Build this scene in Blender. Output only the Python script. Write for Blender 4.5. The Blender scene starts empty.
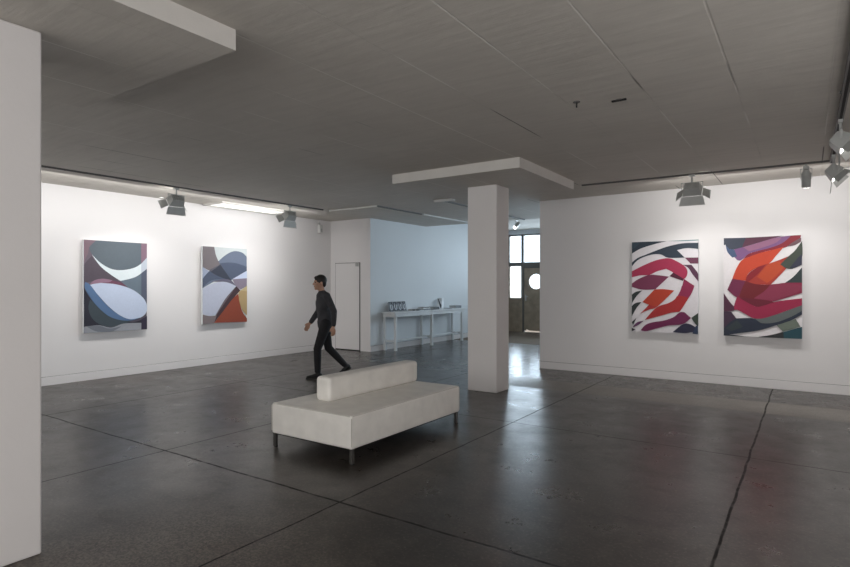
import bpy, bmesh, math, random
from mathutils import Vector, Matrix, Euler
random.seed(4)
PI = math.pi
SC = bpy.context.scene
COL = SC.collection
R = math.radians

# ------------------------------------------------------------ materials
def s2l(v):
    v /= 255.0
    return v/12.92 if v <= 0.04045 else ((v+0.055)/1.055)**2.4
def rgb(r, g, b): return (s2l(r), s2l(g), s2l(b), 1)
MATS = {}
def mat(name, col, rough=0.6, metal=0.0, var=0.06, scale=6.0, bump=0.0, bscale=40.0, emit=None, estr=0, spec=0.5):
    if name in MATS: return MATS[name]
    m = bpy.data.materials.new(name); m.use_nodes = True
    nt = m.node_tree; N = nt.nodes; L = nt.links
    b = N['Principled BSDF']
    b.inputs['Roughness'].default_value = rough
    b.inputs['Metallic'].default_value = metal
    b.inputs['Specular IOR Level'].default_value = spec
    tc = N.new('ShaderNodeTexCoord')
    if var > 0:
        n = N.new('ShaderNodeTexNoise'); n.inputs['Scale'].default_value = scale; n.inputs['Detail'].default_value = 5
        L.new(tc.outputs['Object'], n.inputs['Vector'])
        r = N.new('ShaderNodeValToRGB')
        r.color_ramp.elements[0].position = .3; r.color_ramp.elements[1].position = .7
        r.color_ramp.elements[0].color = [c*(1-var) for c in col[:3]]+[1]
        r.color_ramp.elements[1].color = [min(1, c*(1+var)) for c in col[:3]]+[1]
        L.new(n.outputs['Fac'], r.inputs['Fac']); L.new(r.outputs['Color'], b.inputs['Base Color'])
    else: b.inputs['Base Color'].default_value = col
    if bump > 0:
        n2 = N.new('ShaderNodeTexNoise'); n2.inputs['Scale'].default_value = bscale; n2.inputs['Detail'].default_value = 4
        L.new(tc.outputs['Object'], n2.inputs['Vector'])
        bp = N.new('ShaderNodeBump'); bp.inputs['Strength'].default_value = bump; bp.inputs['Distance'].default_value = .01
        L.new(n2.outputs['Fac'], bp.inputs['Height']); L.new(bp.outputs['Normal'], b.inputs['Normal'])
    if emit:
        b.inputs['Emission Color'].default_value = emit; b.inputs['Emission Strength'].default_value = estr
    MATS[name] = m
    return m

class NB:
    """small node-graph helper"""
    def __init__(s, m): s.nt = m.node_tree; s.N = s.nt.nodes; s.L = s.nt.links
    def val(s, sock, v):
        if hasattr(v, 'is_output'): s.L.new(v, sock)
        else: sock.default_value = v
    def math(s, op, a, b=0.0, c=None):
        n = s.N.new('ShaderNodeMath'); n.operation = op
        s.val(n.inputs[0], a); s.val(n.inputs[1], b)
        if c is not None: s.val(n.inputs[2], c)
        return n.outputs[0]
    def noise(s, vec, scale, detail=4, rough=.5, dist=0):
        n = s.N.new('ShaderNodeTexNoise'); s.L.new(vec, n.inputs['Vector'])
        n.inputs['Scale'].default_value = scale; n.inputs['Detail'].default_value = detail
        n.inputs['Roughness'].default_value = rough; n.inputs['Distortion'].default_value = dist
        return n.outputs['Fac']
    def ramp(s, f, p0, p1, v0=0.0, v1=1.0):
        n = s.N.new('ShaderNodeMapRange'); n.clamp = True
        s.val(n.inputs['Value'], f)
        for k, v in zip(('From Min', 'From Max', 'To Min', 'To Max'), (p0, p1, v0, v1)): n.inputs[k].default_value = v
        return n.outputs[0]
    def mix(s, f, a, b, bt='MIX'):
        n = s.N.new('ShaderNodeMix'); n.data_type = 'RGBA'; n.blend_type = bt
        s.val(n.inputs[0], f); s.val(n.inputs[6], a); s.val(n.inputs[7], b)
        return n.outputs[2]
    def mapping(s, vec, scale):
        n = s.N.new('ShaderNodeMapping'); s.L.new(vec, n.inputs['Vector']); n.inputs['Scale'].default_value = scale
        return n.outputs[0]

def floor_material():
    m = bpy.data.materials.new('polished_concrete'); m.use_nodes = True
    g = NB(m); b = g.N['Principled BSDF']
    tc = g.N.new('ShaderNodeTexCoord').outputs['Object']
    sp = g.N.new('ShaderNodeSeparateXYZ'); g.L.new(tc, sp.inputs[0]); X, Y = sp.outputs[0], sp.outputs[1]
    wob = g.math('MULTIPLY', g.math('SUBTRACT', g.noise(tc, 2.2, 5), .5), .035)
    Xw = g.math('ADD', X, wob); Yw = g.math('ADD', Y, wob)
    n1 = g.noise(tc, .55, 6, .6); n2 = g.noise(tc, 2.3, 8, .65, .4); n3 = g.noise(tc, 26, 5, .7); n4 = g.noise(tc, 48, 3, .6)
    base = g.mix(g.ramp(n1, .35, .66), rgb(46, 42, 39), rgb(72, 67, 62))
    base = g.mix(g.ramp(n2, .42, .66, 0, .6), base, rgb(36, 33, 30))
    base = g.mix(g.ramp(g.noise(tc, 6, 6, .7, .3), .5, .72, 0, .35), base, rgb(92, 86, 79))
    base = g.mix(g.ramp(n3, .5, .8, 0, .3), base, rgb(112, 106, 98))
    # warm stain
    base = g.mix(g.ramp(g.noise(tc, .9, 3), .56, .7, 0, .35), base, rgb(74, 54, 47))
    # paler strip in front of the right wall
    band = g.math('MULTIPLY', g.ramp(Yw, 7.93, 7.97), g.ramp(Yw, 8.72, 8.76, 1, 0))
    band = g.math('MULTIPLY', band, g.ramp(X, -4.4, -3.4))
    base = g.mix(g.math('MULTIPLY', band, .6), base, rgb(150, 146, 140))
    # exposed aggregate near the near column
    dx = g.math('SUBTRACT', X, -3.0); dy = g.math('SUBTRACT', Y, 1.6)
    dist = g.math('SQRT', g.math('ADD', g.math('MULTIPLY', dx, dx), g.math('MULTIPLY', dy, dy)))
    dist = g.math('ADD', dist, g.math('MULTIPLY', g.math('SUBTRACT', n2, .5), 1.6))
    agg = g.ramp(dist, .5, 1.35, 1, 0)
    vor = g.N.new('ShaderNodeTexVoronoi'); g.L.new(tc, vor.inputs['Vector']); vor.inputs['Scale'].default_value = 95
    vsep = g.N.new('ShaderNodeSeparateXYZ'); g.L.new(vor.outputs['Color'], vsep.inputs[0])
    pebble = g.mix(g.ramp(vsep.outputs[0], .2, .9), rgb(50, 46, 43), rgb(118, 110, 99))
    base = g.mix(g.math('MULTIPLY', agg, .5), base, pebble)
    # fine speckle all over
    base = g.mix(g.ramp(n4, .56, .7, 0, .4), base, rgb(120, 113, 104))
    base = g.mix(g.ramp(n4, .45, .32, 0, .6), base, rgb(38, 35, 33))
    def line(c, pos, w):
        return g.ramp(g.math('ABSOLUTE', g.math('SUBTRACT', c, pos)), w*.45, w, 1, 0)
    lines = None
    jag = g.ramp(g.noise(tc, 9, 3), .35, .6, .55, 1.25)
    for c, pos, w in ((Xw, -.44, .012), (Xw, -2.77, .010), (Xw, -5.0, .010), (Xw, -7.55, .012), (Xw, 1.9, .01),
                      (Yw, 2.97, .014), (Yw, 5.82, .008), (Yw, .1, .01), (Yw, 8.78, .006), (Yw, 11.6, .01)):
        l = line(c, pos, w)
        lines = l if lines is None else g.math('MAXIMUM', lines, l)
    lines = g.math('MINIMUM', g.math('MULTIPLY', lines, jag), 1.0)
    base = g.mix(lines, base, rgb(14, 13, 13))
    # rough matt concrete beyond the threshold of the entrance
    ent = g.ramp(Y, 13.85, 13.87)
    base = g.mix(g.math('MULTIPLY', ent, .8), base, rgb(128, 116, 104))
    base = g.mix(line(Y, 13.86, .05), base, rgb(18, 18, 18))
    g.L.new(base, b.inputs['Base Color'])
    rg = g.ramp(n2, .3, .75, .22, .33)
    rg = g.math('ADD', rg, g.math('MULTIPLY', n3, .07))
    rg = g.math('SUBTRACT', rg, g.math('MULTIPLY', g.ramp(Y, 8.0, 11.0), .09))
    rg = g.math('ADD', rg, g.ramp(g.noise(tc, 5, 6, .7), .5, .7, 0, .07))
    rg = g.math('ADD', rg, g.math('MULTIPLY', agg, .12))
    rg = g.math('ADD', rg, g.math('MULTIPLY', band, .22))
    rg = g.math('ADD', rg, g.math('MULTIPLY', lines, .4))
    rg = g.math('ADD', rg, g.math('MULTIPLY', ent, .65))
    g.L.new(g.math('SUBTRACT', .5, g.math('MULTIPLY', ent, .46)), b.inputs['Specular IOR Level'])
    g.L.new(rg, b.inputs['Roughness'])
    bp = g.N.new('ShaderNodeBump'); bp.inputs['Strength'].default_value = .10; bp.inputs['Distance'].default_value = .006
    hh = g.math('SUBTRACT', g.math('ADD', g.noise(tc, 3.0, 3), g.math('MULTIPLY', n4, .10)), g.math('MULTIPLY', lines, 1.5))
    g.L.new(hh, bp.inputs['Height']); g.L.new(bp.outputs['Normal'], b.inputs['Normal'])
    return m

def ceiling_material():
    m = bpy.data.materials.new('board_marked_concrete'); m.use_nodes = True
    g = NB(m); b = g.N['Principled BSDF']
    tc = g.N.new('ShaderNodeTexCoord').outputs['Object']
    sp = g.N.new('ShaderNodeSeparateXYZ'); g.L.new(tc, sp.inputs[0]); X, Y = sp.outputs[0], sp.outputs[1]
    n1 = g.noise(tc, .5, 5, .6); n2 = g.noise(tc, 6, 5, .6)
    st = g.noise(g.mapping(tc, (1, 9, 1)), 1.3, 5, .6)
    base = g.mix(g.ramp(n1, .35, .68), rgb(196, 191, 183), rgb(208, 203, 195))
    base = g.mix(g.ramp(st, .45, .75, 0, .35), base, rgb(178, 173, 166))
    base = g.mix(g.ramp(n2, .55, .8, 0, .2), base, rgb(214, 210, 203))
    pp = g.math('PINGPONG', g.math('ADD', X, .48), .315)   # board joints every 0.63 m
    j = g.ramp(pp, .004, .009, 1, 0)
    sel = g.noise(g.mapping(tc, (1.6, .42, 1)), 1.1, 2)
    light = g.math('MULTIPLY', j, g.ramp(sel, .52, .58)); dark = g.math('MULTIPLY', j, g.ramp(sel, .40, .35))
    base = g.mix(g.math('MULTIPLY', light, .8), base, rgb(225, 222, 216))
    base = g.mix(g.math('MULTIPLY', dark, .75), base, rgb(70, 66, 62))
    g.L.new(base, b.inputs['Base Color']); b.inputs['Roughness'].default_value = .85
    bp = g.N.new('ShaderNodeBump'); bp.inputs['Strength'].default_value = .35; bp.inputs['Distance'].default_value = .01
    g.L.new(g.math('SUBTRACT', g.math('ADD', st, n2), j), bp.inputs['Height']); g.L.new(bp.outputs['Normal'], b.inputs['Normal'])
    return m

def glass_material():
    m = bpy.data.materials.new('window_glass'); m.use_nodes = True
    g = NB(m); g.N.remove(g.N['Principled BSDF'])
    out = [n for n in g.N if n.type == 'OUTPUT_MATERIAL'][0]
    t = g.N.new('ShaderNodeBsdfTransparent'); t.inputs[0].default_value = (.93, .97, 1, 1)
    gl = g.N.new('ShaderNodeBsdfGlossy'); gl.inputs['Roughness'].default_value = .02
    fr = g.N.new('ShaderNodeFresnel'); mx = g.N.new('ShaderNodeMixShader')
    g.L.new(fr.outputs[0], mx.inputs[0]); g.L.new(t.outputs[0], mx.inputs[1]); g.L.new(gl.outputs[0], mx.inputs[2])
    g.L.new(mx.outputs[0], out.inputs[0])
    return m

M_wall = mat('white_wall_paint', rgb(228, 226, 226), .62, var=.015, scale=.8, bump=.05, bscale=60)
M_hall = mat('cool_white_wall', rgb(218, 224, 228), .6, var=.015, scale=.8, bump=.05, bscale=60)  # slightly bluer and darker than the gallery wall colour
M_col = mat('white_column_paint', rgb(222, 219, 218), .6, var=.02, scale=2, bump=.08, bscale=30)
M_slab = mat('white_slab_edge', rgb(214, 211, 206), .7, var=.04, scale=4, bump=.1)
M_floor = floor_material(); M_ceil = ceiling_material(); M_glass = glass_material()
M_line = mat('shadow_gap', rgb(90, 88, 86), .8)
M_dark = mat('black_gap', rgb(20, 20, 20), .8)
M_track = mat('track_grey', rgb(96, 94, 92), .5)
M_trackw = mat('conduit_white', rgb(214, 214, 212), .5)
M_lampgrey = mat('lamp_grey', rgb(178, 180, 178), .5, metal=.1)
M_lampsilver = mat('lamp_silver', rgb(190, 190, 188), .3, metal=.7)
M_lampdark = mat('lamp_dark', rgb(60, 60, 60), .5)
M_glow = mat('lamp_glow', rgb(255, 250, 240), .4, var=0, emit=(1, .96, .9, 1), estr=14)
M_vinyl = mat('white_leather', rgb(232, 229, 223), .5, var=.06, scale=7, bump=.25, bscale=22)
M_seam = mat('seam_grey', rgb(196, 192, 184), .6)
M_steel = mat('steel_leg', rgb(105, 103, 100), .35, metal=.8)
M_tab = mat('white_table_paint', rgb(214, 218, 220), .5, var=.03)
M_frame = mat('dark_window_frame', rgb(92, 90, 86), .5)
M_wood = mat('grey_brown_timber', rgb(150, 137, 120), .6, var=.2, scale=5)
M_skin = mat('skin', rgb(178, 138, 116), .55)
M_hair = mat('dark_hair', rgb(30, 26, 24), .6, bump=.4, bscale=90)
M_shirt = mat('charcoal_knit', rgb(54, 54, 58), .85, var=.12, scale=14, bump=.3, bscale=60)
M_trou = mat('black_trousers', rgb(26, 26, 29), .85, var=.1, scale=14, bump=.3, bscale=40)
M_shoe = mat('black_shoe', rgb(20, 20, 21), .5)
M_sole = mat('shoe_sole', rgb(58, 56, 54), .8)

# ------------------------------------------------------------ helpers
def add_box(bm, lo, hi, mi=0, rot=None):
    lo = Vector(lo); hi = Vector(hi); c = (lo+hi)/2; s = hi-lo
    r = bmesh.ops.create_cube(bm, size=1, matrix=Matrix.Translation(c) @ Matrix.Diagonal((s.x, s.y, s.z, 1)))
    for v in r['verts']:
        for f in v.link_faces: f.material_index = mi
    return r['verts']
def add_cyl(bm, p0, p1, r0, r1=None, seg=16, caps=True):
    p0 = Vector(p0); p1 = Vector(p1); r1 = r0 if r1 is None else r1
    d = p1-p0; q = d.to_track_quat('Z', 'Y').to_matrix().to_4x4()
    return bmesh.ops.create_cone(bm, cap_ends=caps, segments=seg, radius1=r0, radius2=r1, depth=d.length,
                                 matrix=Matrix.Translation((p0+p1)/2) @ q)['verts']
def add_ball(bm, c, r, sc=(1, 1, 1), rot=None, sub=3):
    mtx = Matrix.Translation(Vector(c)) @ (rot.to_matrix().to_4x4() if rot else Matrix()) @ Matrix.Diagonal((sc[0], sc[1], sc[2], 1))
    return bmesh.ops.create_icosphere(bm, subdivisions=sub, radius=r, matrix=mtx)['verts']
def link(name, bm, mats, parent=None, loc=None, rot=None, smooth=False, bevel=0, bseg=2):
    me = bpy.data.meshes.new(name); bm.normal_update(); bm.to_mesh(me); bm.free()
    for m in (mats if isinstance(mats, (list, tuple)) else [mats]): me.materials.append(m)
    o = bpy.data.objects.new(name, me); COL.objects.link(o)
    if parent: o.parent = parent
    if loc: o.location = loc
    if rot: o.rotation_euler = rot
    if smooth:
        for p in me.polygons: p.use_smooth = True
    if bevel:
        b = o.modifiers.new('bevel', 'BEVEL'); b.width = bevel; b.segments = bseg; b.limit_method = 'ANGLE'
        if smooth is False and bseg > 2:
            for p in me.polygons: p.use_smooth = True
            w = o.modifiers.new('wn', 'WEIGHTED_NORMAL')
    return o
def box(name, lo, hi, m, parent=None, bevel=0, bseg=2, loc=None, rot=None):
    bm = bmesh.new(); add_box(bm, lo, hi); return link(name, bm, m, parent, loc, rot, bevel=bevel, bseg=bseg)
def struct(o):
    o['kind'] = 'structure'; return o
def tag(o, label, cat, group=None):
    o['label'] = label; o['category'] = cat
    if group: o['group'] = group
    return o
def thing(name, loc, label, cat, group=None, rz=0):
    o = bpy.data.objects.new(name, None); COL.objects.link(o); o.location = loc; o.rotation_euler = (0, 0, rz)
    o.empty_display_size = .1
    return tag(o, label, cat, group)

# ------------------------------------------------------------ room dimensions (metres, camera at x=0,y=0)
H = 3.15; XL = -9.78; XR = 1.55; YB = -4.6; YP = 9.95; XT = -8.50; YD = 10.15; YW = 17.5; HH = 3.45; YS = 12.47; XH = 1.55
T = .2
struct(box('floor', (XL-T, YB-T, -.2), (XR+T, YW+3.0, 0), M_floor))
# ceiling with a raised part over the hall
struct(box('ceiling', (XL-T, YB-T, H), (XR+T, YS, H+.5), M_ceil))
struct(box('ceiling', (XL-T, YS, HH), (XR+T, YW+.2, HH+.2), M_ceil))
struct(box('wall_left', (XL-T, YB, 0), (XL, YD, H), M_wall))
struct(box('wall_back', (XL-T, YB-T, 0), (XR+T, YB, H), M_wall))
struct(box('wall_right', (XR, YB, 0), (XR+T, YP, H), M_wall))
struct(box('wall_gallery', (-4.18, YP, 0), (XR+T, YP+.22, H), M_wall))
struct(box('wall_hall', (XR, YP+.22, 0), (XR+T, YW+.2, HH), M_hall))
# block with the white door; its long side carries the table
bm = bmesh.new()
add_box(bm, (XL-T, YD, 0), (XT, YS, H), 0); 
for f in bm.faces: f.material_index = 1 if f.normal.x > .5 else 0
link_o = struct(link('wall_door', bm, [M_wall, M_hall]))
struct(box('wall_table', (XL-T, YS, 0), (XT, YW+.2, HH), M_hall))
# baseboards: flush boards, shadow line above drawn as a thin grey strip
def baseboard(name, lo, hi, ax, sgn):
    o = struct(box(name, lo, hi, M_wall, bevel=.002))
    l = list(lo); h = list(hi); l[2] = .132; h[2] = .137
    if ax == 0:
        if sgn > 0: h[0] = lo[0]+.004
        else: l[0] = hi[0]-.004
    else: l[1] = hi[1]-.004
    box('shadow_line', l, h, M_line, o)
    return o
baseboard('baseboard_left', (XL, YB, 0), (XL+.012, YD, .132), 0, 1)
baseboard('baseboard_gallery', (-4.18, YP-.012, 0), (XR, YP, .132), 1, -1)
baseboard('baseboard_table', (XT, YD, 0), (XT+.012, YW, .132), 0, 1)
# flush white door
d1 = struct(box('door_1', (-9.60, YD-.016, .02), (-8.83, YD-.002, 2.10), M_wall, bevel=.002))
bm = bmesh.new()
add_box(bm, (-9.615, YD-.006, 0), (-9.60, YD, 2.115)); add_box(bm, (-9.60, YD-.006, 2.10), (-8.83, YD, 2.112))
link('door_gap', bm, M_line, d1)
bm = bmesh.new(); add_box(bm, (-8.83, YD-.010, 0), (-8.812, YD, 2.115)); add_box(bm, (-9.6, YD-.012, 0), (-8.83, YD, .02))
link('shadow_gap', bm, M_dark, d1)
bm = bmesh.new(); add_box(bm, (-8.93, YD-.05, 2.02), (-8.85, YD-.012, 2.10)); add_cyl(bm, (-8.89, YD-.05, 2.06), (-8.89, YD-.06, 2.06), .022)
link('door_catch', bm, M_lampgrey, d1, bevel=.004)
# little sensor in the corner above the door
t = thing('motion_sensor', (XL, 9.72, 2.98), 'small white sensor box high on left wall beside the door corner', 'sensor')
box('bracket', (0, -.02, .05), (.05, .02, .10), M_lampgrey, t)
bm = bmesh.new(); add_box(bm, (.03, -.05, -.16), (.11, .05, .04)); link('housing', bm, M_trackw, t, bevel=.012)
box('lens', (.105, -.03, -.13), (.115, .03, -.05), M_lampgrey, t, bevel=.004)

# ------------------------------------------------------------ columns and drop slabs
def column(loc, x0, x1, y0, y1, label):
    t = thing('column', (loc[0], loc[1], 0), label, 'column')
    bm = bmesh.new(); add_box(bm, (x0-loc[0], y0-loc[1], 0), (x1-loc[0], y1-loc[1], H-.13))
    link('shaft', bm, M_col, t, bevel=.012, bseg=2)
    bm = bmesh.new(); add_box(bm, (-4.94-loc[0], loc[1]-.97-loc[1], H-.13), (-2.95-loc[0], .97, H))
    for f in bm.faces: f.material_index = 1 if f.normal.z < -.5 else 0
    link('drop_slab', bm, [M_slab, M_ceil], t)
    return t
column((-3.95, 7.36), -4.19, -3.71, 7.25, 7.66, 'free-standing square white column behind the bench, with a white-edged ceiling slab')
column((-3.93, 1.25), -4.14, -3.66, .97, 1.425, 'large white column cropped by the left edge, under a ceiling slab')

# ------------------------------------------------------------ hall glazing and entrance door
bays = [-8.50, -7.98, -7.00, -6.05, -5.10, -4.15, -3.20, -2.25, -1.3, -.35, .6, 1.55]
struct(box('wall_far_top', (XT, YW, 3.30), (XR, YW+.15, HH), M_hall))
n = 0
for i in range(len(bays)-1):
    a, b = bays[i], bays[i+1]; n += 1
    door = (i == 1)
    w = struct(box('window_%d' % n, (a+.02, YW+.05, 2.34), (b-.02, YW+.06, 3.27), M_glass))
    bm = bmesh.new()
    for lo, hi in (((a, YW, 3.25), (b, YW+.1, 3.30)), ((a, YW, 2.22), (b, YW+.1, 2.35)), ((a, YW, 2.35), (a+.04, YW+.1, 3.25)), ((b-.04, YW, 2.35), (b, YW+.1, 3.25))):
        add_box(bm, lo, hi)
    link('window_frame', bm, M_frame, w)
    if not door:
        g2 = box('pane', (a+.02, YW+.05, 1.16), (b-.02, YW+.06, 2.22), M_glass, w)
        bm = bmesh.new()
        for lo, hi in (((a, YW, 1.08), (b, YW+.1, 1.15)), ((a, YW, 0), (a+.05, YW+.1, 2.22)), ((b-.05, YW, 0), (b, YW+.1, 2.22))): add_box(bm, lo, hi)
        link('lower_frame', bm, M_wood, w)
        bm = bmesh.new(); add_box(bm, (a+.05, YW+.02, 0), (b-.05, YW+.07, 1.08))
        for k in range(1, 6):
            x = a+.05+(b-a-.1)*k/6
            add_box(bm, (x-.004, YW+.014, .02), (x+.004, YW+.02, 1.07))
        link('timber_panel', bm, M_wood, w)
# door with a round porthole
dx0, dx1 = -7.92, -7.06; pc = Vector((-7.50, 0, 1.70)); pr = .25
bm = bmesh.new(); NS = 48
y0 = YW+.02; y1 = YW+.07
def ringpts(fn, y): return [bm.verts.new((*fn(k),)) for k in range(NS)]
def circ(k, y): a = 2*PI*k/NS; return (pc.x+pr*math.cos(a), y, pc.z+pr*math.sin(a))
def rect(k, y):
    a = 2*PI*k/NS; c, s = math.cos(a), math.sin(a)
    tx = ((dx1-pc.x)/c if c > 0 else (dx0-pc.x)/c) if abs(c) > 1e-6 else 1e9
    tz = ((2.15-pc.z)/s if s > 0 else (.05-pc.z)/s) if abs(s) > 1e-6 else 1e9
    q = min(tx, tz); return (pc.x+q*c, y, pc.z+q*s)
rings = [[bm.verts.new(fn(k, y)) for k in range(NS)] for fn, y in ((circ, y0), (rect, y0), (rect, y1), (circ, y1))]
for r in range(4):
    A, B = rings[r], rings[(r+1) % 4]
    for k in range(NS): bm.faces.new((A[k], A[(k+1) % NS], B[(k+1) % NS], B[k]))
# fill the corners of the leaf
for cx, cz in ((dx1, 2.15), (dx0, 2.15), (dx0, .05), (dx1, .05)):
    add_box(bm, (min(cx, cx+(-.06 if cx == dx1 else .06)), y0+.001, min(cz, cz+(.35 if cz < 1 else -.06))),
            (max(cx, cx+(-.06 if cx == dx1 else .06)), y1-.001, max(cz, cz+(.35 if cz < 1 else -.06))))
for f in bm.faces: pass
bmesh.ops.recalc_face_normals(bm, faces=bm.faces[:])
d2 = struct(link('door_2', bm, M_wood))
bm = bmesh.new()
for k in range(NS):
    pass
add_cyl(bm, (pc.x, YW+.04, pc.z), (pc.x, YW+.05, pc.z), pr, seg=48); link('porthole_glass', bm, M_glass, d2)
bm = bmesh.new()
for lo, hi in (((-7.98, YW, 0), (-7.92, YW+.1, 2.22)), ((-7.06, YW, 0), (-7.0, YW+.1, 2.22)), ((-7.92, YW, 2.15), (-7.06, YW+.1, 2.22))): add_box(bm, lo, hi)
link('door_frame', bm, M_frame, d2)
bm = bmesh.new(); add_box(bm, (-7.88, YW-.0, 1.05), (-7.84, YW+.02, 1.25)); add_cyl(bm, (-7.86, YW+.02, 1.19), (-7.86, YW-.05, 1.19), .012); add_cyl(bm, (-7.86, YW-.045, 1.19), (-7.76, YW-.045, 1.19), .012)
link('door_handle', bm, M_lampsilver, d2)

# ------------------------------------------------------------ ceiling tracks and conduits
def rail(label, p0, p1, m, w=.03, h=.02, cat='track', name='lighting_track', z=H):
    p0 = Vector((*p0, 0)); p1 = Vector((*p1, 0)); d = p1-p0; L = d.length
    t = thing(name, (p0.x, p0.y, z), label, cat, rz=math.atan2(d.y, d.x))
    bm = bmesh.new(); add_box(bm, (0, -w/2, -h), (L, w/2, 0)); link('rail', bm, m, t, bevel=.003)
    bm = bmesh.new(); add_box(bm, (0.01, -w*.22, -h-.002), (L-.01, w*.22, -h)); link('slot', bm, M_dark if m is M_track else m, t)
    k = 1.0
    while k < L: box('clip', (k-.02, -w*.7, -.012), (k+.02, w*.7, 0), m, t); k += 2.0
    return t
rail('dark grey lighting track on ceiling along the left wall', (-8.42, -2.0), (-8.36, 8.45), M_track)
rail('grey lighting track on ceiling parallel to the right-hand gallery wall', (-2.95, 8.70), (.24, 8.78), M_track)
rail('grey lighting track running toward the camera at the top right corner', (.25, 8.74), (.25, -1), M_track, w=.05, h=.05)
rail('white conduit crossing the ceiling from the end of the left track', (-8.33, 8.60), (-7.06, 8.62), M_trackw, .03, .03, 'conduit', 'ceiling_conduit')
rail('dark conduit on ceiling between the two white conduit lengths near the far corner', (-7.06, 8.66), (-7.06, 10.2), M_track, .025, .025, 'conduit', 'ceiling_conduit')
rail('long white conduit on ceiling running toward the hall left of the column', (-7.03, 10.2), (-6.98, 12.4), M_trackw, .04, .03, 'conduit', 'ceiling_conduit')
rail('short white batten on ceiling just left of the column slab', (-5.75, 8.72), (-5.33, 8.74), M_trackw, .07, .04, 'batten', 'ceiling_batten')
rail('thin grey conduit on ceiling from the short white batten toward the hall', (-5.6, 8.78), (-5.6, 12.4), M_track, .025, .025, 'conduit', 'ceiling_conduit')
rail('lighting track on the raised hall ceiling before the entrance windows', (-8.0, 14.2), (-3.0, 14.2), M_track, .035, .035, z=HH)

# recessed-look light panel on the ceiling by the left wall
t = thing('ceiling_light', (-9.40, 7.40, H), 'glowing white rectangular ceiling light between the left track and wall', 'ceiling light')
bm = bmesh.new()
for lo, hi in (((-.30, -.85, -.035), (-.25, .85, 0)), ((.25, -.85, -.035), (.30, .85, 0)), ((-.25, -.85, -.035), (.25, -.80, 0)), ((-.25, .80, -.035), (.25, .85, 0))): add_box(bm, lo, hi)
link('frame', bm, M_slab, t)
M_diff = mat('diffuser', rgb(240, 240, 238), .5, var=0, emit=(1, .99, .97, 1), estr=.8)
box('diffuser', (-.25, -.80, -.02), (.25, .80, -.005), M_diff, t)
# ceiling fixings
def hook(x, y, label, kind):
    t = thing('ceiling_hook', (x, y, H), label, 'hook')
    bm = bmesh.new(); add_cyl(bm, (0, 0, -.006), (0, 0, 0), .03, seg=12); link('plate', bm, M_track, t)
    bm = bmesh.new()
    if kind: add_cyl(bm, (0, 0, -.05), (0, 0, 0), .007, seg=8)
    else: add_box(bm, (-.06, -.012, -.012), (.06, .012, 0))
    link('fixing', bm, M_dark, t)
hook(-1.66, 4.76, 'small dark hook hanging from bare ceiling above the column slab', True)
hook(-1.34, 4.91, 'flat dark fixing stub on the ceiling right of the small hook', False)

# ------------------------------------------------------------ barn-door floodlights and spots
def flap(bm, w0, w1, ln, th=.004):
    vs = [(-w0/2, 0, 0), (w0/2, 0, 0), (w1/2, ln, 0), (-w1/2, ln, 0)]
    a = [bm.verts.new((x, y, th/2)) for x, y, z in vs]; b = [bm.verts.new((x, y, -th/2)) for x, y, z in vs]
    bm.faces.new(a); bm.faces.new(b[::-1])
    for i in range(4): bm.faces.new((a[i], b[i], b[(i+1) % 4], a[(i+1) % 4]))
    bmesh.ops.recalc_face_normals(bm, faces=bm.faces[:])
def flood(loc, rz, label, tilt=-38, energy=40, size=1.0):
    t = thing('floodlight', loc, label, 'floodlight', 'barn-door floodlights on the ceiling tracks', rz=rz)
    bm = bmesh.new(); add_cyl(bm, (0, 0, -.11), (0, 0, 0), .012, seg=10); add_box(bm, (-.04, -.018, -.026), (.04, .018, 0)); link('stem', bm, M_lampgrey, t)
    bm = bmesh.new(); add_box(bm, (-.14, -.012, -.115), (.14, .012, -.107)); add_box(bm, (-.14, -.012, -.2), (-.134, .012, -.107)); add_box(bm, (.134, -.012, -.2), (.14, .012, -.107)); link('yoke', bm, M_lampgrey, t)
    q = Euler((R(tilt), 0, 0)); c = Vector((0, .0, -.20))
    bm = bmesh.new(); vs = add_box(bm, (-.125, -.06, -.085), (.125, .06, .085))
    for v in vs:
        if v.co.y < 0: v.co.x *= .8; v.co.z *= .7
    for k in range(5): add_box(bm, (-.08+.04*k-.003, -.072, -.05), (-.08+.04*k+.003, -.058, .05))
    link('housing', bm, M_lampgrey, t, loc=c, rot=q, bevel=.004)
    def at(p): return c+q.to_matrix() @ Vector(p)
    box('lamp_glass', (-.115, .058, -.075), (.115, .062, .075), M_glow, t, loc=c, rot=q)
    def door(nm, p, e, *a):
        bm = bmesh.new(); flap(bm, *a); o = link(nm, bm, M_lampgrey, t, loc=at(p))
        o.rotation_euler = (q.to_matrix() @ e).to_euler()
    Rx = lambda a: Matrix.Rotation(R(a), 3, 'X'); Ry = lambda a: Matrix.Rotation(R(a), 3, 'Y'); Rz = lambda a: Matrix.Rotation(R(a), 3, 'Z')
    door('barn_door', (0, .062, .088), Rx(48), .25, .30, .13)
    door('barn_door', (0, .062, -.088), Rx(-50), .28, .34, .13)
    door('barn_door', (-.128, .062, 0), Rz(52) @ Ry(90), .14, .17, .12)
    door('barn_door', (.128, .062, 0), Rz(-52) @ Ry(90), .14, .17, .12)
    if energy:
        ld = bpy.data.lights.new('flood_lamp', 'SPOT'); ld.energy = energy; ld.spot_size = R(120); ld.spot_blend = 1; ld.shadow_soft_size = .06; ld.color = (1, .975, .95)
        lo = bpy.data.objects.new('flood_lamp', ld); COL.objects.link(lo); lo.parent = t; lo.location = at((0, .12, 0)); lo.rotation_euler = (R(90-68), 0, 0)
        # spot looks down local -Z ; rotate so it looks along +Y tilted down
    return t
EL = 75
flood((-8.41, 5.19, H-.021), PI/2, 'grey barn-door floodlight on left track, nearer the two blue paintings', energy=EL)
flood((-8.385, 7.57, H-.021), PI/2, 'grey barn-door floodlight on left track, farther one by the glowing ceiling light', energy=EL)
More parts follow.
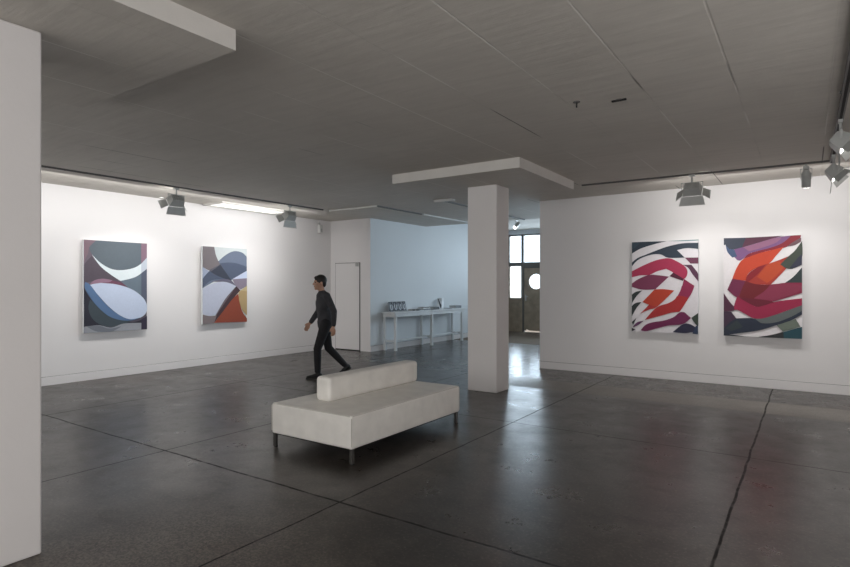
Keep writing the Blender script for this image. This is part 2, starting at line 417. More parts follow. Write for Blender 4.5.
flood((-1.36, 8.70, H-.021), 0, 'grey barn-door floodlight over the red and white paintings', energy=60)
flood((.25, 6.5, H-.051), -PI/2, 'grey floodlight on right-hand track, nearer the camera at frame edge', tilt=-40, energy=22)
flood((.25, 8.2, H-.051), -PI/2, 'floodlight seen edge-on at the corner where the two tracks meet', tilt=-45, energy=30)

def spot(loc, rz, label, tilt, z=0, energy=0, m=None):
    m = m or M_lampgrey
    t = thing('spotlight', loc, label, 'spotlight', 'slim spotlights on ceiling tracks', rz=rz)
    bm = bmesh.new(); add_cyl(bm, (0, 0, -.06), (0, 0, 0), .014, seg=10); add_box(bm, (-.035, -.016, -.055), (.035, .016, -.03)); link('stem', bm, m, t)
    bm = bmesh.new(); add_box(bm, (-.065, -.01, -.068), (.065, .01, -.06)); add_box(bm, (-.065, -.01, -.19), (-.059, .01, -.06)); add_box(bm, (.059, -.01, -.19), (.065, .01, -.06)); link('yoke', bm, m, t)
    q = Euler((R(tilt), 0, 0)); c = Vector((0, 0, -.18))
    bm = bmesh.new(); add_cyl(bm, (0, -.11, 0), (0, -.06, 0), .03, .05, 20); add_cyl(bm, (0, -.06, 0), (0, .12, 0), .052, .052, 20)
    for k in range(3): add_cyl(bm, (0, -.05+.03*k, 0), (0, -.042+.03*k, 0), .057, .057, 20)
    link('housing', bm, m, t, loc=c, rot=q)
    bm = bmesh.new(); add_cyl(bm, (0, .118, 0), (0, .124, 0), .045, .045, 20); link('lens', bm, M_glow, t, loc=c, rot=q)
    if energy:
        ld = bpy.data.lights.new('spot_lamp', 'SPOT'); ld.energy = energy; ld.spot_size = R(100); ld.spot_blend = 1; ld.shadow_soft_size = .04; ld.color = (1, .975, .95)
        lo = bpy.data.objects.new('spot_lamp', ld); COL.objects.link(lo); lo.parent = t; lo.location = c+q.to_matrix() @ Vector((0, .16, 0)); lo.rotation_euler = (R(90+tilt), 0, 0)
    return t
spot((-.02, 8.77, H-.02), 0, 'slim grey spotlight in a yoke left of the corner of the tracks', -62, energy=40)
spot((-6.63, 14.2, HH-.035), PI*.9, 'small spotlight on the hall ceiling seen past the central column', -40, m=M_lampsilver)

# ------------------------------------------------------------ bench
bx0, bx1, by0, by1 = -4.265, -3.243, 3.62, 5.43
t = thing('bench', ((bx0+bx1)/2, (by0+by1)/2, 0), 'white upholstered gallery bench with low central backrest on steel legs', 'bench')
W, D = (bx1-bx0)/2, (by1-by0)/2
def cushion(lo, hi, bev, seg, puff=.0):
    bm = bmesh.new(); add_box(bm, lo, hi)
    bmesh.ops.bevel(bm, geom=bm.edges[:]+bm.verts[:], offset=bev, segments=seg, profile=.6, affect='EDGES')
    return bm
o = link('seat', cushion((-W, -D, .135), (W, D, .426), .022, 4), M_vinyl, t, smooth=True)
bm = bmesh.new()
for s in (-1, 1):
    for u in (-1, 1): add_box(bm, (s*(W-.0015)-.0025, u*(D-.0015)-.0025, .16), (s*(W-.0015)+.0025, u*(D-.0015)+.0025, .405))
    add_box(bm, (s*(W-.004)-.004, -D+.02, .418), (s*(W-.004)+.002, D-.02, .423))
    add_box(bm, (-W+.02, s*(D-.004)-.004, .418), (W-.02, s*(D-.004)+.002, .423))
link('piping', bm, M_seam, o)
o2 = link('backrest', cushion((-.245, -.59, .425), (-.055, D-.002, .667), .05, 6), M_vinyl, t, smooth=True)
bm = bmesh.new(); add_box(bm, (-.225, -.565, .418), (-.075, D-.03, .431)); link('backrest_base', bm, M_seam, t)
for s in (-1, 1):
    for u in (-1, 1):
        lg = box('leg', (s*(W-.02)-.02, u*(D-.035)-.02, .006), (s*(W-.02)+.013, u*(D-.035)+.013, .137), M_steel, t, bevel=.003)
        bm = bmesh.new(); add_cyl(bm, (s*(W-.02), u*(D-.035), 0), (s*(W-.02), u*(D-.035), .008), .018, seg=14); link('foot', bm, M_dark, lg)
bm = bmesh.new(); add_box(bm, (-W+.04, -D+.04, .118), (W-.04, D-.04, .137)); link('underframe', bm, M_dark, t)

# ------------------------------------------------------------ long table
tx0, tx1, ty0, ty1, tz = -8.485, -8.075, 10.53, 13.85, .925
t = thing('trestle_table', ((tx0+tx1)/2, (ty0+ty1)/2, 0), 'long narrow white wooden table against the blue-lit hall wall', 'table')
cx, cy = (tx0+tx1)/2, (ty0+ty1)/2
box('tabletop', (tx0-cx, ty0-cy, tz-.035), (tx1-cx, ty1-cy, tz), M_tab, t, bevel=.004)
bm = bmesh.new()
for lo, hi in (((tx1-cx-.05, ty0-cy+.03, tz-.12), (tx1-cx-.025, ty1-cy-.03, tz-.035)), ((tx0-cx+.025, ty0-cy+.03, tz-.12), (tx0-cx+.05, ty1-cy-.03, tz-.035)),
               ((tx0-cx+.05, ty0-cy+.03, tz-.12), (tx1-cx-.05, ty0-cy+.055, tz-.035)), ((tx0-cx+.05, ty1-cy-.055, tz-.12), (tx1-cx-.05, ty1-cy-.03, tz-.035))): add_box(bm, lo, hi)
link('apron', bm, M_tab, t)
for y in (ty0-cy+.10, -.0, ty1-cy-.12):
    for x in (tx0-cx+.045, tx1-cx-.045):
        box('leg', (x-.03, y-.03, 0), (x+.03, y+.03, tz-.036), M_tab, t, bevel=.003)
    box('cross_rail', (tx0-cx+.09, y-.02, .20), (tx1-cx-.09, y+.02, .25), M_tab, t, bevel=.002)
box('stretcher', (-.03, ty0-cy+.14, .205), (.03, -.02, .245), M_tab, t, bevel=.002)
box('stretcher', (-.03, .02, .205), (.03, ty1-cy-.14, .245), M_tab, t, bevel=.002)

M_card = mat('card_dark', rgb(52, 58, 68), .6, var=.1); M_cardl = mat('card_pale', rgb(190, 196, 204), .6); M_blk = mat('book_black', rgb(18, 20, 24), .5)
M_bgrey = mat('book_grey', rgb(110, 118, 124), .6); M_page = mat('paper_pages', rgb(210, 212, 212), .7); M_white = mat('card_white', rgb(228, 231, 234), .6)
def standcard(x, y, w, h, label, group=None):
    t = thing('postcard', (x, y, tz), label, 'postcard', group, rz=R(0))
    q = (0, R(-12), 0)
    def oval(bm, a, b, xx):
        vs = [bm.verts.new((xx, a*math.cos(2*PI*k/24), h/2+b*math.sin(2*PI*k/24))) for k in range(24)]
        bm.faces.new(vs)
    bm = bmesh.new(); add_box(bm, (-.003, -w/2, 0), (.003, w/2, h)); link('card', bm, M_card, t, rot=q)
    bm = bmesh.new(); oval(bm, w*.33, h*.36, .0036)
    link('printed_oval', bm, M_cardl, t, rot=q)
    bm = bmesh.new(); oval(bm, w*.15, h*.30, .0044); link('printed_centre', bm, M_blk, t, rot=q)
    bm = bmesh.new(); add_box(bm, (-.07, -.02, 0), (-.064, .02, h*.8)); o = link('easel_back', bm, M_card, t, rot=(0, R(12), 0))
pos4 = ['nearest the table end', 'second from the near table end', 'third from the near table end', 'fourth, next to the small dark leaflets']
for k in range(4):
    standcard(-8.36, 10.80+.175*k, .155, .245, 'upright dark postcard with pale oval, '+pos4[k], 'dark postcards standing in a row')
def flat(name, x, y, rz, dims, m, label, cat, n=1, z=tz, group=None):
    t = thing(name, (x, y, z), label, cat, group, rz=R(rz))
    h = dims[2]
    box('pages', (-dims[0]/2+.004, -dims[1]/2+.004, h*.15), (dims[0]/2-.004, dims[1]/2-.004, h*.85), M_page, t)
    bm = bmesh.new(); add_box(bm, (-dims[0]/2, -dims[1]/2, h*.85), (dims[0]/2, dims[1]/2, h)); add_box(bm, (-dims[0]/2, -dims[1]/2, 0), (dims[0]/2, dims[1]/2, h*.15)); add_box(bm, (dims[0]/2-.004, -dims[1]/2, h*.15), (dims[0]/2, dims[1]/2, h*.85))
    link('cover', bm, m, t)
flat('leaflet', -8.28, 11.50, 6, (.14, .12, .035), M_blk, 'small black leaflet pack beside the postcards', 'leaflet')
flat('leaflet', -8.25, 11.65, -8, (.12, .11, .03), M_blk, 'small black leaflet pack, second after the postcards', 'leaflet')
flat('leaflet', -8.30, 11.80, 3, (.12, .11, .025), M_bgrey, 'small grey leaflet pack before the grey book stack', 'leaflet')
zz = tz
for k, (m, h, w, l, rz, lb) in enumerate(((M_bgrey, .03, .24, .34, 2, 'grey book at bottom of the middle stack'), (M_page, .025, .22, .32, -3, 'white book in the middle of the middle stack'), (M_blk, .018, .20, .24, 5, 'thin dark book on top of the middle stack'))):
    flat('book', -8.32, 12.10, rz, (w, l, h), m, lb+' on the long table', 'book', z=zz, group='books on the long table'); zz += h
flat('book', -8.27, 12.46, 0, (.23, .28, .07), M_blk, 'thick black book lying right of the middle stack on the long table', 'book', group='books on the long table')
# open standing leaflet
t = thing('display_card', (-8.36, 13.06, tz), 'white upright folded card with dark slanted figure on the long table', 'card')
bm = bmesh.new(); add_box(bm, (-.002, -.16, 0), (.002, 0, .29)); link('left_panel', bm, M_white, t, rot=(0, 0, R(-28)))
bm = bmesh.new(); add_box(bm, (-.002, 0, 0), (.002, .16, .29)); link('right_panel', bm, M_white, t, rot=(0, 0, R(18)))
bm = bmesh.new()
pts = [(-.14, .27), (-.11, .27), (-.07, .17), (-.02, .10), (-.03, .02), (-.06, .02), (-.09, .12)]
bm.faces.new([bm.verts.new((.004, y, z)) for y, z in pts]); link('printed_figure', bm, M_card, t, rot=(0, 0, R(-28)))
flat('leaflet', -8.2, 13.1, 0, (.15, .22, .012), M_bgrey, 'flat grey sheet pack in front of the upright white card', 'leaflet')
flat('leaflet', -8.2, 13.38, 4, (.13, .12, .014), M_bgrey, 'small grey sheet pack between white card and far grey books', 'leaflet')
zz = tz
for m, h, lb in ((M_bgrey, .04, 'lower grey book of the far pair'), (M_bgrey, .035, 'upper grey book of the far pair')):
    flat('book', -8.26, 13.60, 0, (.22, .30, h), m, lb+' at the far end of the long table', 'book', z=zz, group='books on the long table'); zz += h

# ------------------------------------------------------------ paintings
def smooth_poly(pts, n=7):
    N = len(pts); out = []
    P = [Vector(p) for p in pts]; corner = []
    for i in range(N):
        a = P[i]-P[i-1]; b = P[(i+1) % N]-P[i]
        ang = math.degrees(a.angle(b)) if a.length > 1e-6 and b.length > 1e-6 else 0
        corner.append(ang > 42)
    for i in range(N):
        p1, p2 = P[i], P[(i+1) % N]
        p0 = P[i-1] if not corner[i] else p1-(p2-p1)*.6
        p3 = P[(i+2) % N] if not corner[(i+1) % N] else p2+(p2-p1)*.6
        if corner[i] and corner[(i+1) % N]: out.append(p1); continue
        if corner[i]: p0 = p1
        if corner[(i+1) % N]: p3 = p2
        for k in range(n):
            t_ = k/n
            out.append(.5*((2*p1)+(p2-p0)*t_+(2*p0-5*p1+4*p2-p3)*t_*t_+(3*p1-p0-3*p2+p3)*t_**3))
    return out
def painting(label, loc, rz, w, h, quad, bg, shapes, depth=.045):
    TL, TR, BR, BL = quad
    t = thing('painting', loc, label, 'painting', 'abstract paintings on the gallery walls', rz=rz)
    # canvas wrapped over a stretcher: local x = right, z = up, front faces local -y
    bm = bmesh.new(); add_box(bm, (0, -depth, 0), (w, 0, h)); link('canvas', bm, M_white, t, bevel=.002)
    bm = bmesh.new(); mats = []
    def face(col, poly, k):
        if col not in mats: mats.append(col)
        vs = []; last = None
        for p in poly:
            u = (p[0]-TL[0])/(TR[0]-TL[0]); top = TL[1]+(TR[1]-TL[1])*u; bot = BL[1]+(BR[1]-BL[1])*u
            v = (p[1]-top)/(bot-top)
            u = min(1, max(0, u)); v = min(1, max(0, v))
            q = (round(u*w, 5), round((1-v)*h, 5))
            if q == last: continue
            last = q; vs.append(q)
        if vs[0] == vs[-1]: vs.pop()
        if len(vs) < 3: return
        f = bm.faces.new([bm.verts.new((x, -depth-.001-.0007*k, z)) for x, z in vs]); f.material_index = mats.index(col)
        if f.normal.y > 0 or True:
            f.normal_update()
            if f.normal.y > 0: f.normal_flip()
    face(bg, [TL, TR, BR, BL], 0)
    for k, (col, pts) in enumerate(shapes): face(col, smooth_poly(pts), k+1)
    PAL = [mat('paint_%d_%d_%d' % c, rgb(*(c if min(c) > 180 else [v*.88 for v in c])), .55, var=.03, scale=30) for c in mats]
    link('painted_surface', bm, PAL, t)
    return t

# P1 (crop 4.93x, origin 70,230)
Q1 = ((75, 50), (380, 65), (380, 490), (75, 510))
S1 = [((118, 104, 118), [(75, 50), (200, 56), (150, 130), (190, 200), (280, 280), (75, 270)]),
      ((92, 82, 94), [(75, 180), (110, 130), (150, 180), (200, 220), (280, 282), (190, 245), (75, 262)]),
      ((100, 112, 122), [(130, 45), (360, 50), (378, 120), (350, 165), (310, 188), (250, 199), (195, 193), (140, 160), (105, 110), (100, 80)]),
      ((138, 112, 124), [(75, 50), (132, 52), (100, 85), (92, 120), (75, 160)]),
      ((112, 128, 142), [(245, 250), (290, 240), (330, 225), (380, 185), (380, 370), (330, 320), (280, 280)]),
      ((212, 222, 226), [(110, 122), (150, 163), (200, 192), (250, 198), (310, 187), (350, 165), (380, 135), (380, 190), (330, 226), (290, 241), (245, 251), (200, 222), (150, 180)]),
      ((142, 112, 130), [(350, 64), (380, 65), (380, 135), (376, 142), (350, 165)]),
      ((184, 192, 204), [(350, 165), (380, 135), (380, 190), (350, 212)]),
      ((92, 98, 118), [(350, 212), (380, 190), (380, 360), (350, 330)]),
      ((46, 46, 60), [(75, 290), (110, 350), (190, 430), (300, 455), (380, 430), (380, 470), (75, 475)]),
      ((72, 84, 92), [(102, 345), (95, 385), (108, 430), (140, 462), (190, 480), (250, 470), (300, 447), (220, 425), (150, 380)]),
      ((168, 172, 180), [(75, 478), (140, 470), (200, 482), (260, 462), (350, 458), (350, 492), (75, 510)]),
      ((128, 134, 144), [(85, 475), (140, 472), (190, 486), (250, 475), (200, 502), (130, 500)]),
      ((56, 48, 70), [(350, 440), (380, 425), (380, 490), (350, 490)]),
      ((190, 202, 224), [(100, 272), (150, 262), (220, 268), (300, 292), (360, 335), (383, 380), (372, 412), (340, 434), (290, 440), (240, 420), (190, 380), (145, 330)]),
      ((98, 130, 172), [(80, 292), (80, 258), (102, 272), (145, 332), (190, 382), (240, 420), (290, 440), (345, 432), (300, 446), (240, 444), (180, 420), (120, 360)]),
      ((124, 74, 98), [(190, 246), (240, 258), (282, 282), (225, 268), (150, 262), (190, 258)]),
      ((164, 128, 150), [(100, 270), (120, 250), (160, 241), (205, 248), (190, 258), (150, 262)])]
painting('abstract painting nearest the left column, black-blue with large pale oval', (XL+.022, 4.38, .78), PI/2, 1.05, 1.525, Q1, (100, 92, 104), S1)
Q2 = ((75, 62), (328, 80), (325, 498), (75, 505))
S2 = [((170, 182, 208), [(75, 180), (120, 210), (75, 255)]),
      ((116, 128, 152), [(75, 255), (110, 205), (150, 160), (200, 115), (250, 92), (300, 100), (328, 125), (328, 205), (290, 225), (240, 255), (190, 262), (150, 258), (75, 300)]),
      ((84, 96, 120), [(75, 250), (110, 205), (150, 168), (200, 157), (260, 160), (328, 182), (328, 205), (290, 225), (240, 252), (190, 250), (120, 258), (75, 298)]),
      ((128, 120, 124), [(75, 62), (138, 64), (148, 115), (170, 165), (130, 200), (110, 200), (75, 180)]),
      ((100, 98, 110), [(110, 198), (172, 166), (190, 190), (140, 225)]),
      ((56, 62, 80), [(118, 208), (172, 168), (205, 215), (255, 285), (215, 255), (165, 235)]),
      ((192, 202, 226), [(240, 252), (290, 225), (328, 205), (328, 250)]),
      ((148, 138, 156), [(240, 252), (328, 248), (328, 292), (290, 312), (262, 292)]),
      ((112, 108, 128), [(120, 262), (190, 250), (235, 260), (262, 292), (205, 268), (150, 265)]),
      ((182, 188, 206), [(75, 302), (120, 278), (175, 265), (220, 272), (263, 292), (200, 362), (148, 452), (110, 457), (75, 446)]),
      ((120, 108, 116), [(263, 292), (200, 362), (140, 462), (155, 470), (210, 395), (270, 300)]),
      ((70, 48, 54), [(263, 292), (288, 316), (245, 362), (190, 430), (150, 480), (138, 496), (150, 455), (200, 380)]),
      ((158, 72, 46), [(275, 335), (285, 390), (300, 440), (328, 480), (326, 498), (136, 498), (180, 442), (240, 366)]),
      ((196, 170, 122), [(278, 325), (328, 290), (328, 462), (300, 430), (280, 375)]),
      ((214, 196, 150), [(290, 318), (328, 322), (328, 292)]),
      ((140, 128, 130), [(75, 448), (110, 458), (150, 456), (136, 500), (75, 505)])]
painting('abstract painting second on left wall, grey-blue curves over rust triangle', (XL+.022, 6.54, .80), PI/2, 1.04, 1.525, Q2, (198, 206, 208), S2)
# P3 in photo pixels from two crops (10.9x, origins 628,236 / 628,286)
A = lambda l: [(628+x/10.905, 236+y/10.905) for x, y in l]
B = lambda l: [(628+x/10.905, 286+y/10.905) for x, y in l]
Q3 = ((632.2, 242.2), (697.6, 240.3), (697.3, 333.8), (632.2, 331.6))
MG = (188, 48, 88); MG2 = (160, 36, 84); PL = (132, 52, 88); RD = (190, 42, 44); OR = (206, 66, 38); PU = (122, 24, 84); NV = (36, 34, 68); SL = (48, 62, 78); DK = (44, 54, 56)
S3 = [(SL, A([(46, 66), (260, 62), (430, 60), (300, 90), (150, 135), (46, 190)])),
      ((54, 76, 92), A([(46, 70), (140, 70), (90, 120), (46, 150)])),
      ((120, 160, 160), A([(430, 58), (760, 40), (760, 56), (600, 62)])),
      (SL, A([(46, 290), (110, 240), (200, 205), (330, 155), (450, 115), (600, 85), (760, 82), (760, 148), (640, 138), (540, 158), (620, 240), (450, 240), (360, 202), (250, 208), (120, 258), (46, 330)])),
      ((120, 60, 88), A([(620, 240), (760, 240), (760, 305), (680, 305)])),
      ((96, 52, 80), A([(600, 318), (690, 318), (760, 420), (760, 500), (700, 420), (655, 350)])),
      (MG, A([(46, 385), (180, 320), (320, 265), (450, 245), (540, 280), (620, 335), (648, 385), (640, 440), (610, 475), (500, 400), (425, 360), (330, 385), (240, 425), (140, 430), (46, 450)])),
      ((92, 22, 52), A([(500, 400), (612, 470), (600, 490), (460, 440)])),
      (PL, A([(46, 520), (120, 470), (240, 425), (350, 430), (455, 445), (330, 560), (300, 582), (160, 585), (46, 555)])),
      (MG2, A([(612, 470), (720, 545), (700, 600), (650, 690), (610, 670), (560, 650), (590, 560)])),
      (MG2, B([(590, 0), (720, 0), (690, 80), (640, 160), (540, 120), (575, 50)])),
      (RD, B([(540, 110), (600, 110), (660, 130), (600, 230), (565, 280), (480, 290), (380, 320), (190, 372), (320, 235), (440, 190), (510, 150)])),
      (OR, B([(300, 38), (400, 35), (510, 50), (325, 228), (230, 258), (140, 305), (238, 205), (165, 175)])),
      (RD, B([(150, 295), (238, 208), (325, 225), (230, 262)])),
      (DK, B([(46, 95), (90, 65), (165, 48), (100, 110), (50, 185)])),
      (DK, B([(46, 220), (90, 185), (155, 176), (100, 240), (46, 330)])),
      (DK, B([(46, 395), (100, 345), (60, 430)])),
      ((100, 50, 96), B([(60, 440), (110, 395), (180, 380), (120, 425), (65, 452)])),
      (PU, B([(145, 485), (200, 425), (280, 395), (400, 375), (500, 340), (570, 285), (620, 285), (685, 345), (600, 412), (450, 430), (330, 460), (215, 492)])),
      ((52, 66, 54), B([(688, 345), (760, 290), (760, 430), (730, 410)])),
      (NV, B([(495, 500), (600, 415), (670, 410), (735, 450), (756, 500), (755, 522), (700, 500), (620, 510)])),
      ((40, 60, 92), B([(735, 430), (756, 420), (756, 520), (700, 515)])),
      ((40, 36, 50), B([(46, 455), (90, 478), (46, 495)]))]
painting('abstract painting of magenta and orange bands on white, left of the red pair', (-2.48, YP-.022, .775), 0, 1.03, 1.52, Q3, (222, 218, 222), S3)
A = lambda l: [(720+x/9.884, 232+y/9.884) for x, y in l]
B = lambda l: [(720+x/9.884, 286+y/9.884) for x, y in l]
Q4 = ((724.1, 238.2), (802.3, 235.4), (802.0, 338.0), (724.1, 333.5))
S4 = [((62, 70, 88), A([(42, 62), (280, 58), (640, 42), (560, 60), (400, 105), (260, 145), (150, 170), (90, 165), (60, 125), (42, 130)])),
      ((100, 52, 76), A([(270, 60), (620, 42), (520, 72), (380, 108), (230, 150)])),
      ((140, 96, 148), A([(150, 170), (260, 145), (400, 105), (560, 60), (690, 42), (720, 42), (640, 110), (540, 155), (400, 185), (300, 215), (220, 275), (180, 275), (120, 215)])),
      ((170, 116, 150), A([(240, 150), (400, 105), (540, 66), (620, 60), (560, 110), (420, 160), (300, 190)])),
      ((74, 96, 134), A([(60, 125), (100, 168), (150, 172), (180, 240), (130, 250), (80, 195)])),
      ((150, 34, 52), A([(240, 265), (300, 215), (400, 185), (520, 155), (620, 115), (690, 60), (710, 42), (800, 36), (790, 80), (730, 120), (640, 160), (520, 180), (400, 210), (300, 245)])),
      ((120, 88, 96), A([(660, 150), (740, 95), (800, 62), (800, 100), (740, 135)])),
      ((216, 72, 40), A([(225, 280), (300, 245), (400, 210), (520, 180), (640, 150), (570, 230), (495, 312), (380, 350), (290, 410), (270, 475), (200, 470), (130, 455), (170, 360)])),
      ((184, 56, 44), A([(270, 495), (300, 440), (380, 350), (495, 312), (600, 275), (700, 235), (760, 215), (690, 330), (515, 515), (380, 512)])),
      ((206, 78, 38), A([(430, 380), (500, 312), (600, 290), (640, 350), (560, 440), (480, 500), (380, 440)])),
      ((150, 22, 36), A([(265, 480), (290, 415), (380, 350), (470, 318), (400, 400), (330, 460), (275, 500)])),
      ((66, 76, 66), A([(605, 320), (680, 245), (740, 190), (808, 95), (808, 250), (720, 365), (660, 358)])),
      ((48, 50, 74), A([(808, 220), (808, 325), (740, 355), (690, 362), (760, 270)])),
      ((44, 60, 62), A([(650, 500), (730, 440), (808, 350), (808, 545), (700, 515)])),
      # maroon masses
      ((150, 34, 72), A([(130, 455), (200, 472), (268, 480), (270, 500), (380, 512), (520, 516), (650, 500), (808, 500), (808, 600), (580, 670), (520, 680), (360, 720), (180, 640), (80, 560)])),
      ((122, 34, 76), A([(130, 455), (265, 478), (235, 560), (180, 640), (80, 562)])),
      ((120, 14, 30), A([(265, 478), (380, 512), (510, 515), (460, 580), (350, 650), (200, 630), (230, 550)])),
      ((150, 48, 80), A([(510, 515), (650, 505), (808, 520), (808, 570), (700, 620), (560, 668), (460, 660), (350, 645), (450, 580)])),
      ((168, 28, 74), B([(180, 95), (360, 190), (440, 182), (580, 145), (808, 118), (808, 190), (700, 225), (560, 275), (430, 310), (340, 305), (200, 230), (150, 225), (150, 180)])),
      ((116, 12, 44), B([(195, 98), (300, 112), (450, 130), (550, 150), (440, 185), (360, 190)])),
      ((84, 34, 64), B([(42, 60), (110, 150), (150, 190), (150, 228), (120, 235), (42, 235)])),
      ((104, 112, 112), B([(350, 308), (430, 310), (560, 275), (700, 225), (808, 185), (808, 240), (700, 300), (560, 350), (430, 355)])),
      ((32, 44, 66), B([(42, 235), (118, 238), (172, 305), (340, 308), (430, 355), (560, 350), (700, 300), (808, 240), (808, 275), (700, 335), (560, 380), (400, 425), (200, 450), (42, 465)])),
      ((70, 44, 70), B([(42, 235), (118, 238), (172, 305), (110, 340), (42, 400)])),
      ((50, 62, 68), B([(60, 400), (180, 320), (240, 390), (120, 430)])),
      ((116, 128, 116), B([(570, 378), (750, 318), (795, 395), (632, 440)])),
      ((22, 78, 92), B([(632, 445), (808, 395), (808, 512), (640, 505)])),
      ((40, 44, 46), B([(390, 488), (520, 470), (632, 442), (640, 505), (480, 498)])),
      ((44, 50, 60), B([(42, 465), (110, 460), (250, 480), (380, 490), (300, 492), (42, 480)]))]
painting('abstract painting of orange-red leaf shape, rightmost beside the frame edge', (-1.09, YP-.022, .775), 0, 1.025, 1.525, Q4, (224, 220, 222), S4)

# ------------------------------------------------------------ walking person
def seg(bm, p0, p1, r0, r1):
    p0 = Vector(p0); p1 = Vector(p1)
    n = max(2, int((p1-p0).length/(min(r0, r1)*.45)))
    for i in range(n+1):
        k = i/n; add_ball(bm, p0.lerp(p1, k), r0+(r1-r0)*k, sub=2)
def chain(bm, pts):
    for (p0, r0), (p1, r1) in zip(pts[:-1], pts[1:]): seg(bm, p0, p1, r0, r1)
def fused(name, bm, m, parent, voxel=.009, smooth=4):
    o = link(name, bm, m, parent, smooth=True)
    r = o.modifiers.new('r', 'REMESH'); r.mode = 'VOXEL'; r.voxel_size = voxel; r.use_smooth_shade = True
    s = o.modifiers.new('s', 'SMOOTH'); s.iterations = smooth; s.factor = .5
    bpy.context.view_layer.update()
    dg = bpy.context.evaluated_depsgraph_get()
    me = bpy.data.meshes.new_from_object(o.evaluated_get(dg)); o.modifiers.clear(); o.data = me; me.name = name
    for p in me.polygons: p.use_smooth = True
    return o
pdir = Vector((-.50, -.866, 0)); ang = math.atan2(pdir.y, pdir.x)
P = thing('person', (-6.77, 6.92, 0), 'person in charcoal top and black trousers walking left past the bench', 'person', rz=ang)
# local frame: +x walking direction, +y the figure's left, z up
LA = Vector((.17, .085, .085)); RA = Vector((-.37, -.075, .155))      # ankles
LK = Vector((.175, .09, .50)); RK = Vector((-.06, -.085, .49))       # knees
LH = Vector((.03, .09, .90)); RHp = Vector((.0, -.09, .89))          # hips
pel = Vector((.01, 0, .95)); chest = Vector((.05, 0, 1.27)); neck = Vector((.075, 0, 1.46)); head = Vector((.115, 0, 1.605))
LS = Vector((.04, .175, 1.385)); RS = Vector((.06, -.175, 1.385))
LE = Vector((-.07, .225, 1.13)); RE = Vector((.07, -.225, 1.12))
LW = Vector((-.06, .235, .885)); RW = Vector((.22, -.20, .92))
bm = bmesh.new()
chain(bm, [(pel, .10), ((.03, 0, 1.1), .105), (chest, .12), ((.055, 0, 1.38), .09), (neck, .056), ((.095, 0, 1.53), .055)])
for s, Sx in ((1, LS), (-1, RS)): chain(bm, [((.05, 0, 1.38), .08), (Sx, .055)])
add_ball(bm, (.06, 0, 1.25), .14, (.72, 1.15, 1.2)); add_ball(bm, (.01, 0, .96), .12, (.8, 1.15, .9))
for S_, E_, W_ in ((LS, LE, LW), (RS, RE, RW)): chain(bm, [(S_, .052), (E_, .040), (E_.lerp(W_, .3), .040), (W_, .026)])
for Hp, K_, A_ in ((LH, LK, LA), (RHp, RK, RA)): chain(bm, [(Hp, .088), (K_, .055), (K_.lerp(A_, .3), .054), (A_, .036)])
# head: skull, jaw, nose, brow, chin, ears, lips
qh = Euler((0, R(4), 0))
add_ball(bm, head+Vector((-.012, 0, .022)), .1, (.98, .78, .98)); add_ball(bm, head+Vector((.025, 0, -.035)), .078, (.86, .78, 1.15)); add_ball(bm, head+Vector((.062, 0, -.1)), .028, (1, 1.1, .8))
chain(bm, [(head+Vector((.082, 0, .01)), .010), (head+Vector((.110, 0, -.030)), .0135)])
add_ball(bm, head+Vector((.088, 0, -.066)), .018, (.7, 1.3, .55)); add_ball(bm, head+Vector((.075, 0, .03)), .03, (.6, 1.9, .45))
for s in (-1, 1):
    add_ball(bm, head+Vector((-.01, s*.080, -.008)), .03, (.62, .32, 1.05)); add_ball(bm, head+Vector((.055, s*.035, -.035)), .026)
# hands with five fingers
def hand(bm, W_, E_, side):
    d = (W_-E_).normalized(); fwd = Vector((1, 0, 0)); fwd = (fwd-d*fwd.dot(d)).normalized(); pal = d.cross(fwd).normalized()
    if pal.y*side > 0: pal = -pal       # palm faces the thigh
    base = W_+d*.03
    for k in range(4):
        o_ = (k-1.5)*.019
        chain(bm, [(W_+fwd*o_*.6, .017), (W_+d*.085+fwd*(-o_), .0135)])
        ln = (.062, .075, .080, .070)[k]
        a = W_+d*.09+fwd*(-o_)*-1
        p1 = a+d*ln*.5+pal*.006; p2 = p1+d*ln*.34+pal*.018; p3 = p2+d*ln*.2+pal*.020
        chain(bm, [(a, .0105), (p1, .0095), (p2, .0085), (p3, .0075)])
    b0 = W_+d*.03+fwd*.022; b1 = b0+fwd*.026+d*.03+pal*.006; b2 = b1+fwd*.008+d*.032+pal*.006
    chain(bm, [(b0, .014), (b1, .011), (b2, .0095)])
hand(bm, LW, LE, 1); hand(bm, RW, RE, -1)
fused('body', bm, M_skin, P, .0065, 3)
# hair
bm = bmesh.new()
add_ball(bm, head+Vector((-.022, 0, .040)), .108, (.98, .82, .94)); add_ball(bm, head+Vector((-.065, 0, -.005)), .07, (.75, .95, 1.1))
add_ball(bm, head+Vector((.045, 0, .085)), .045, (1.1, 1.3, .7))
fused('hair', bm, M_hair, P, .008, 3)
# cut the hair away from the face: keep it above and behind
for s in (-1, 1):
    bm = bmesh.new(); add_ball(bm, head+Vector((.082, s*.031, .006)), .0095, sub=2); link('eye', bm, M_dark, P, smooth=True)
# top
bm = bmesh.new()
chain(bm, [((.01, 0, .88), .138), ((.03, 0, 1.1), .13), ((.055, 0, 1.27), .13), ((.06, 0, 1.385), .098), ((.072, 0, 1.44), .066)])
add_ball(bm, (.06, 0, 1.25), .15, (.78, 1.2, 1.22)); add_ball(bm, (.01, 0, .93), .15, (.92, 1.18, .95))
for S_, E_, W_ in ((LS, LE, LW), (RS, RE, RW)):
    chain(bm, [((.05, S_.y*.3, 1.39), .078), (S_, .066), (E_, .054), (E_.lerp(W_, .5), .050), (E_.lerp(W_, .92), .042)])
fused('jumper', bm, M_shirt, P, .010, 5)
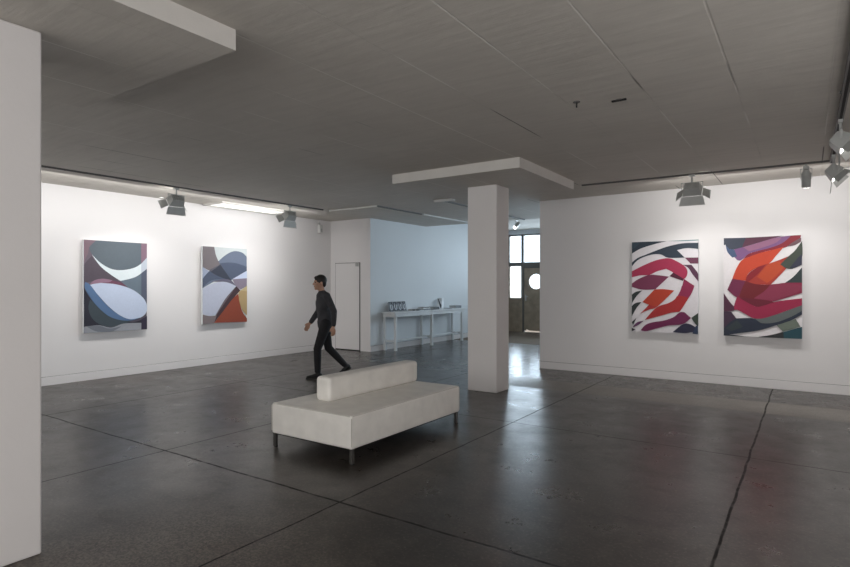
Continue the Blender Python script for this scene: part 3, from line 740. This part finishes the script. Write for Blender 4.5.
# trousers
bm = bmesh.new()
add_ball(bm, (.01, 0, .93), .145, (.86, 1.16, .8))
for Hp, K_, A_ in ((LH, LK, LA), (RHp, RK, RA)):
    chain(bm, [(Hp+Vector((0, 0, .02)), .102), (Hp.lerp(K_, .5), .085), (K_, .070), (K_.lerp(A_, .35), .066), (K_.lerp(A_, .90), .054)])
fused('trousers', bm, M_trou, P, .010, 4)
# shoes
def shoe(ankle, pitch, nm):
    bm = bmesh.new()
    chain(bm, [((-.035, 0, -.03), .040), ((.03, 0, -.035), .042), ((.10, 0, -.050), .036), ((.165, 0, -.056), .030)])
    chain(bm, [((-.01, 0, .01), .043), ((0, 0, -.03), .043)])
    o = fused(nm, bm, M_shoe, P, .007, 3)
    for v in o.data.vertices: v.co.z = max(v.co.z, -.072)
    o.location = ankle; o.rotation_euler = (0, R(pitch), 0)
    bm = bmesh.new(); pts = []
    for k in range(28):
        a = 2*PI*k/28; x = .064+.135*math.cos(a); y = .042*math.sin(a)*(1.06 if math.cos(a) > 0 else .88); pts.append((x, y))
    top = [bm.verts.new((x, y, -.066)) for x, y in pts]; bot = [bm.verts.new((x, y, -.084)) for x, y in pts]
    bm.faces.new(top); bm.faces.new(bot[::-1])
    for k in range(28): bm.faces.new((top[k], bot[k], bot[(k+1) % 28], top[(k+1) % 28]))
    bmesh.ops.recalc_face_normals(bm, faces=bm.faces[:])
    link('sole', bm, M_sole, o)
shoe(LA, 0, 'shoe'); shoe(RA, 29, 'shoe')

# ------------------------------------------------------------ light
def area(name, loc, rot, sx, sy, e, col):
    ld = bpy.data.lights.new(name, 'AREA'); ld.shape = 'RECTANGLE'; ld.size = sx; ld.size_y = sy; ld.energy = e; ld.color = col
    o = bpy.data.objects.new(name, ld); COL.objects.link(o); o.location = loc; o.rotation_euler = rot
    return o
area('daylight', (-3.5, YW+.7, 2.3), (R(-90), 0, 0), 10.6, 2.6, 800, (.80, .91, 1.0))
area('gallery_fill', (-2.0, YB+.3, 2.0), (R(90), 0, 0), 9.0, 2.4, 275, (1, .988, .975))  # added soft lamp behind the camera, lifts overall brightness
area('side_fill', (XR-.15, .5, 1.9), (R(90), 0, R(90)), 8.0, 2.2, 65, (1, .98, .98))  # added soft lamp on the unseen right side, no fixture there

area('added_wall_wash', (-8.60, 3.9, 3.0), (R(90-38), 0, R(90)), 9.5, .08, 64, (1, .98, .96))  # added strip lamp without a fixture, evens the light on the left wall
area('added_wall_wash', (-.50, 8.9, 3.0), (R(90-38), 0, 0), 3.0, .08, 15, (1, .98, .96))  # same added strip for the gallery wall
w = bpy.data.worlds.new('daylight_sky'); SC.world = w; w.use_nodes = True
bg = w.node_tree.nodes['Background']; bg.inputs[0].default_value = (.86, .93, 1, 1); bg.inputs[1].default_value = 3.0

# ------------------------------------------------------------ camera
cd = bpy.data.cameras.new('camera'); cam = bpy.data.objects.new('camera', cd); COL.objects.link(cam); SC.camera = cam
cd.sensor_width = 36; cd.lens = 36*560/850; cd.shift_y = 2.5/850; cd.clip_start = .05
cam.location = (0, 0, 1.55); cam.rotation_euler = (R(90), 0, math.atan(383/560))
SC.view_settings.view_transform = 'Standard'; SC.view_settings.look = 'None'; SC.view_settings.exposure = 0; SC.view_settings.gamma = 1
